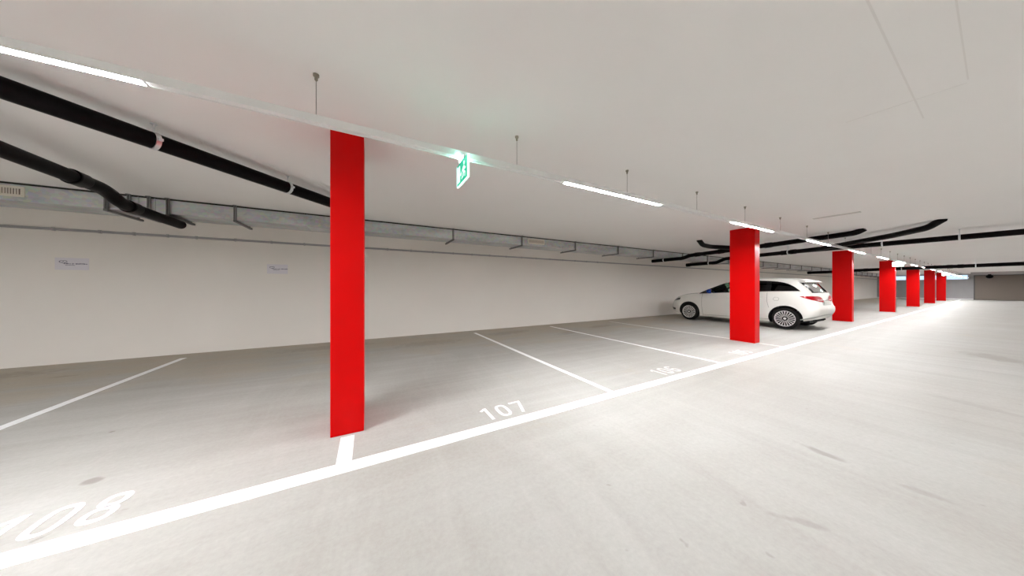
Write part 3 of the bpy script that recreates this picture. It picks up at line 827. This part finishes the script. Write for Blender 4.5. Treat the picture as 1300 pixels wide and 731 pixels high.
for s in (-1, 1):
    # gloss black surround behind the panes, as a frame round each opening
    for (u0, u1, g) in PANES:
        o = obj('side_window', side_patch(u0, u1, lambda u: wlo(u)+.004, lambda u: max(whi(u)-.004, wlo(u)+.006), s, -.012), M[g], car, smooth='all', fix=False)
    def frame_mb():
        mb = MB()
        U = [.49+(3.04-.49)*k/60 for k in range(61)]
        def strip_(f0, f1):
            rows = []
            for u in U:
                a = hit_side(u, f0(u), s, .003); b = hit_side(u, f1(u), s, .003)
                rows.append([a, b])
            mb.grid(rows)
        strip_(lambda u: wlo(u), lambda u: min(wlo(u)+.024, (wlo(u)+whi(u))/2))
        strip_(lambda u: max(whi(u)-.026, (wlo(u)+whi(u))/2), lambda u: whi(u))
        for (a, b) in ((1.10,1.22), (1.90,2.06), (2.80,3.04), (.49,.56)):
            rows = []
            for k in range(9):
                u = a+(b-a)*k/8; rows.append([hit_side(u, wlo(u)+(whi(u)-wlo(u))*j/6, s, .003) for j in range(7)])
            mb.grid(rows)
        return mb
    obj('window_trim', frame_mb(), M['trim'], car, smooth='all', fix=False)
    seams = MB()
    for pl in ([(2.93,.95), (2.93,.55), (2.90,.22)], [(2.0,1.02), (1.99,.6), (1.98,.22)], [(1.17,1.06), (1.16,.78), (1.12,.60)], [(1.12,.26), (2.90,.235)]):
        b = band(dense(pl, 10), s, .007, .0015); seams.add(b.v, b.f)
    obj('door_seams', seams, M['seam'], car, fix=False)
    for u, z in ((1.30,.86), (2.12,.85)):
        mb = MB(); a = hit_side(u, z, s, .03); b = hit_side(u+.19, z+.006, s, .03); a2 = hit_side(u, z, s, -.01); b2 = hit_side(u+.19, z+.006, s, -.01)
        mb.tube([a2, a, b, b2], .012, 10); obj('door_handle', mb, M['carpaint'], car, smooth=True)
    if s == -1:
        q = MB(); c = [hit_side(.96+.065*math.cos(a*PI/12), .86+.055*math.sin(a*PI/12), s, .0015) for a in range(25)]
        d = [hit_side(.96+.060*math.cos(a*PI/12), .86+.050*math.sin(a*PI/12), s, .0015) for a in range(25)]
        q.grid([c, d]); obj('fuel_flap', q, M['seam'], car, fix=False)
    # tail lamp wraps round the rear corner
    def tl_lo(q): return smooth_tab([(0,.785),(.2,.782),(.5,.812),(.8,.875),(1,.945)], q)
    def tl_hi(q): return smooth_tab([(0,.855),(.15,.900),(.35,.938),(.6,.955),(.85,.957),(1,.951)], q)
    a0, a1 = .60, 1.545
    tl = obj('tail_lamp', cyl_patch(.50, 0, a0*s, a1*s, tl_lo, tl_hi, .010), M['lampred'], car, smooth='all', fix=False)
    obj('lamp_strip', cyl_patch(.50, 0, .70*s, 1.10*s, lambda q: .832+.012*q, lambda q: .848+.012*q, .014), M['lampwhite'], tl, smooth='all', fix=False)
    # headlamp and front intake
    obj('headlamp', cyl_patch(3.25, 0, (PI-.42)*s, (PI-1.06)*s, lambda q: .605+.13*q, lambda q: .69+.15*q-.03*q*q, .006), M['headlamp'], car, smooth='all', fix=False)
    obj('front_intake', cyl_patch(3.25, 0, (PI-.55)*s, (PI-.86)*s, lambda q: .33+.01*q, lambda q: .43-.03*q, .004), M['trim'], car, smooth='all', fix=False)
    # mirror
    mt = MB(); prof = []
    for i in range(13):
        a = PI*i/12; rr = math.sin(a)**.6; yy = -math.cos(a)
        prof.append((rr, yy))
    for i, (rr, yy) in enumerate(prof): pass
    n = 20; vs = []; fs = []
    for rr, yy in prof:
        for j in range(n):
            b = 2*PI*j/n; vs.append((s*(.94+yy*.12), 2.62+rr*.085*math.cos(b)+.02, 1.062+rr*.078*math.sin(b)))
    for i in range(len(prof)-1):
        for j in range(n): fs.append((i*n+j, i*n+(j+1) % n, (i+1)*n+(j+1) % n, (i+1)*n+j))
    mt.add(vs, fs); mo = obj('mirror', mt, M['blue'], car, smooth='all'); mo['label'] = 'blue mirror cap'
    mb = MB(); mb.tube([(s*.78,2.72,1.01), (s*.86,2.66,1.035)], .022, 10); obj('mirror_stalk', mb, M['trim'], mo, smooth=True)
    mb = MB(); mb.prism([(s*(.94+.10*math.cos(k*PI/10)), 1.062+.060*math.sin(k*PI/10)) for k in range(20)], lambda a, b, d: (a, d, b), 2.552, 2.560)
    obj('mirror_glass', mb, M['chrome'], mo)
# windscreen, rear glass, spoiler, plate
obj('windscreen', end_patch(-.66, .66, lambda v: .985, lambda v: 1.385-.03*(v/.6)**2, True, -.014), M['glassfront'], car, smooth='all', fix=False)
def rear_pane():
    def u_at(v, z): return BVH.ray_cast(Vector((v, -6, z)), Vector((0,1,0)))[0].y
    c = {z: (u_at(0, z), u_at(.5, z)) for z in (1.06, 1.31)}; rows = []
    for i in range(17):
        v = -.60+1.2*i/16; r = []
        for k in range(7):
            q = k/6; u = lambda z: c[z][0]+(c[z][1]-c[z][0])*(v/.5)**2
            r.append((v, u(1.06)*(1-q)+u(1.31)*q+.014, 1.055+.263*q))
        rows.append(r)
    mb = MB(); mb.grid(rows); return mb
obj('rear_window', rear_pane(), M['glassrear'], car, smooth='all', fix=False)
def ring_patch(v0, v1, lo, hi, off):
    mb = MB()
    for (a, b, c, d) in ((v0, v1, lo, lo+.025), (v0, v1, hi-.022, hi)):
        q = end_patch(a, b, lambda v: c, lambda v: d, False, off, 16, 1); mb.add(q.v, q.f)
    for s in (-1, 1):
        q = end_patch(s*v1-s*.10, s*v1, lambda v: lo, lambda v: hi, False, off, 6, 6); mb.add(q.v, q.f)
    return mb
obj('rear_window_trim', ring_patch(-.66, .66, 1.045, 1.33, .004), M['trim'], car, smooth='all', fix=False)
mb = MB()
rows = []
for i in range(17):
    v = -.60+1.2*i/16; e = abs(v/.6)**4
    rows.append([(v, .54, 1.425-.012*e), (v, .39+.06*e, 1.385-.02*e), (v, .32+.09*e, 1.362-.02*e), (v, .325+.09*e, 1.350-.02*e), (v, .42+.04*e, 1.345-.02*e), (v, .52, 1.36-.02*e)])
mb.grid(rows); obj('roof_spoiler', mb, M['carpaint'], car, smooth='all')
pr = obj('plate_recess', end_patch(-.34, .34, lambda v: .70, lambda v: .84, False, .003, 12, 4), M['plategrey'], car, smooth='all', fix=False)
mb = MB(); mb.box(-.25,.25,.145,.163,.715,.815); obj('registration_plate', mb, M['plate'], pr)
obj('chrome_strip', end_patch(-.36, .36, lambda v: .845, lambda v: .868, False, .008, 12, 2), M['chrome'], car, smooth='all', fix=False)
q = cyl_patch(.9, 0, -1.16, 1.16, lambda q: .405-.15*abs(2*q-1)**3+.0, lambda q: .455-.17*abs(2*q-1)**3, .004, 40, 3)
obj('lower_bumper', q, M['plategrey'], car, smooth='all', fix=False)
mb = MB(); mb.tube([(-.35,.26,.28), (-.35,.44,.26)], .028, 14); mb.tube([(.35,.26,.28), (.35,.44,.26)], .028, 14)
mb.box(-.62,.62,.34,.60,.21,.40); mb.box(-.60,.60,.6,3.75,.155,.30); obj('underbody_pan', mb, M['underbody'], car)
# cabin
seat = MB(); seat.prism([(0,.0), (.52,.03), (.52,.16), (.14,.17), (.02,.66), (-.10,.66)], lambda a, b, d: (d, a, b), -.25, .25)
for (x, u) in ((-.36,1.95), (.36,1.95)):
    st_ = obj('seat', seat, M['cloth'], car, (x, u, .40), bevel=.03)
    mb = MB(); mb.box(-.13,.13,-.13,-.05,.69,.87); obj('headrest', mb, M['cloth'], st_, bevel=.03)
mb = MB(); mb.prism([(0,.0), (.50,.03), (.50,.16), (.14,.17), (.02,.62), (-.10,.62)], lambda a, b, d: (d, a, b), -.62, .62); obj('rear_bench', mb, M['cloth'], car, (0, .98, .40), bevel=.03)
mb = MB(); mb.prism([(2.55,.62), (3.0,.62), (3.0,.955), (2.75,.945), (2.55,.86)], lambda a, b, d: (d, a, b), -.66, .66); obj('dashboard', mb, M['cloth'], car, bevel=.02)
mb = MB(); mb.lathe([(.17+.014*math.cos(a*PI/4), .014*math.sin(a*PI/4)) for a in range(8)], (-.36,2.46,.90), (0,.9,-.4), 28, True); mb.tube([(-.36,2.46,.90), (-.36,2.62,.84)], .03, 10)
mb.tube([(-.52,2.46,.90), (-.20,2.46,.90)], .012, 8); obj('steering_wheel', mb, M['trim'], car, smooth=True)
# wheels
def wheel():
    t = MB(); w = .10; r = WRAD
    t.lathe([(.215,-w+.012), (.235,-w-.003), (.270,-w-.008), (r-.022,-w+.004), (r-.006,-w+.022), (r,-w+.045), (r,w-.045), (r-.006,w-.022), (r-.022,w-.004), (.235,w), (.215,w-.01)], (0,0,0), (1,0,0), 48, True)
    tyre = t
    rim = MB()
    rim.lathe([(.222,-.098), (.226,-.103), (.222,-.106), (.213,-.104), (.207,-.092), (.205,.08), (.218,.08)], (0,0,0), (1,0,0), 48)
    n = 20
    for k in range(n):
        a = 2*PI*k/n; c, s_ = math.cos(a), math.sin(a)
        def P(rad, off, x): return (x, rad*c-off*s_, rad*s_+off*c)
        vs = []
        for rad, half, x in ((.060,.0050,-.090), (.12,.0075,-.096), (.17,.0115,-.099), (.211,.0145,-.101)):
            vs += [P(rad, -half, x), P(rad, half, x), P(rad, half*.8, x+.02), P(rad, -half*.8, x+.02)]
        fs = []
        for q in range(3):
            for j in range(4): fs.append((q*4+j, q*4+(j+1) % 4, q*4+4+(j+1) % 4, q*4+4+j))
        fs += [(0,1,2,3), (12,15,14,13)]; rim.add(vs, fs)
    cap = MB(); cap.lathe([(0,-.104), (.026,-.102), (.033,-.094), (.034,-.08), (0,-.08)], (0,0,0), (1,0,0), 28)
    disc = MB(); disc.lathe([(0,-.088), (.050,-.088), (.064,-.080), (.066,-.070), (.206,-.070), (.206,.05), (0,.05)], (0,0,0), (1,0,0), 40)
    return tyre, rim, cap, disc
tyre, rim, cap, disc = wheel()
first = None
for u in (WR, WF):
    for s in (-1, 1):
        if first is None:
            wo = obj('wheel', tyre, M['tyre'], car, smooth=True)
            obj('rim', rim, M['alloy'], wo, smooth=True); obj('hub_cap', cap, M['hubcap'], wo, smooth=True); obj('brake_disc', disc, M['alloydark'], wo, smooth=True); first = wo
        else: wo = copy_tree(first, car)
        wo.location = (s*(HW-.105), u, WRAD); wo.rotation_euler = (0, 0, 0 if s < 0 else PI)

# ------------------------------------------------------------------ daylight outside the ribbon window
wd = bpy.data.worlds.new('sky'); SC.world = wd; wd.use_nodes = True
bg = wd.node_tree.nodes['Background']; bg.inputs['Color'].default_value = (.62,.75,.95,1); bg.inputs['Strength'].default_value = 1.6

# ------------------------------------------------------------------ camera
cam = bpy.data.cameras.new('camera'); co = bpy.data.objects.new('camera', cam); COL.objects.link(co)
co.location = (0, 0, 1.2); co.rotation_euler = (PI/2, 0, -math.radians(90-61.752))
cam.sensor_width = 36; cam.lens = 337.42/1300*36; cam.shift_y = -.9/1300; cam.clip_start = .02; cam.clip_end = 200
SC.camera = co
vs_ = SC.view_settings; SC.display_settings.display_device = 'sRGB'
vs_.view_transform = 'Standard'; vs_.look = 'None'; vs_.gamma = 1; vs_.use_curve_mapping = False; vs_.exposure = 0.0
SC.cycles.max_bounces = 16; SC.cycles.diffuse_bounces = 10; SC.cycles.transparent_max_bounces = 16
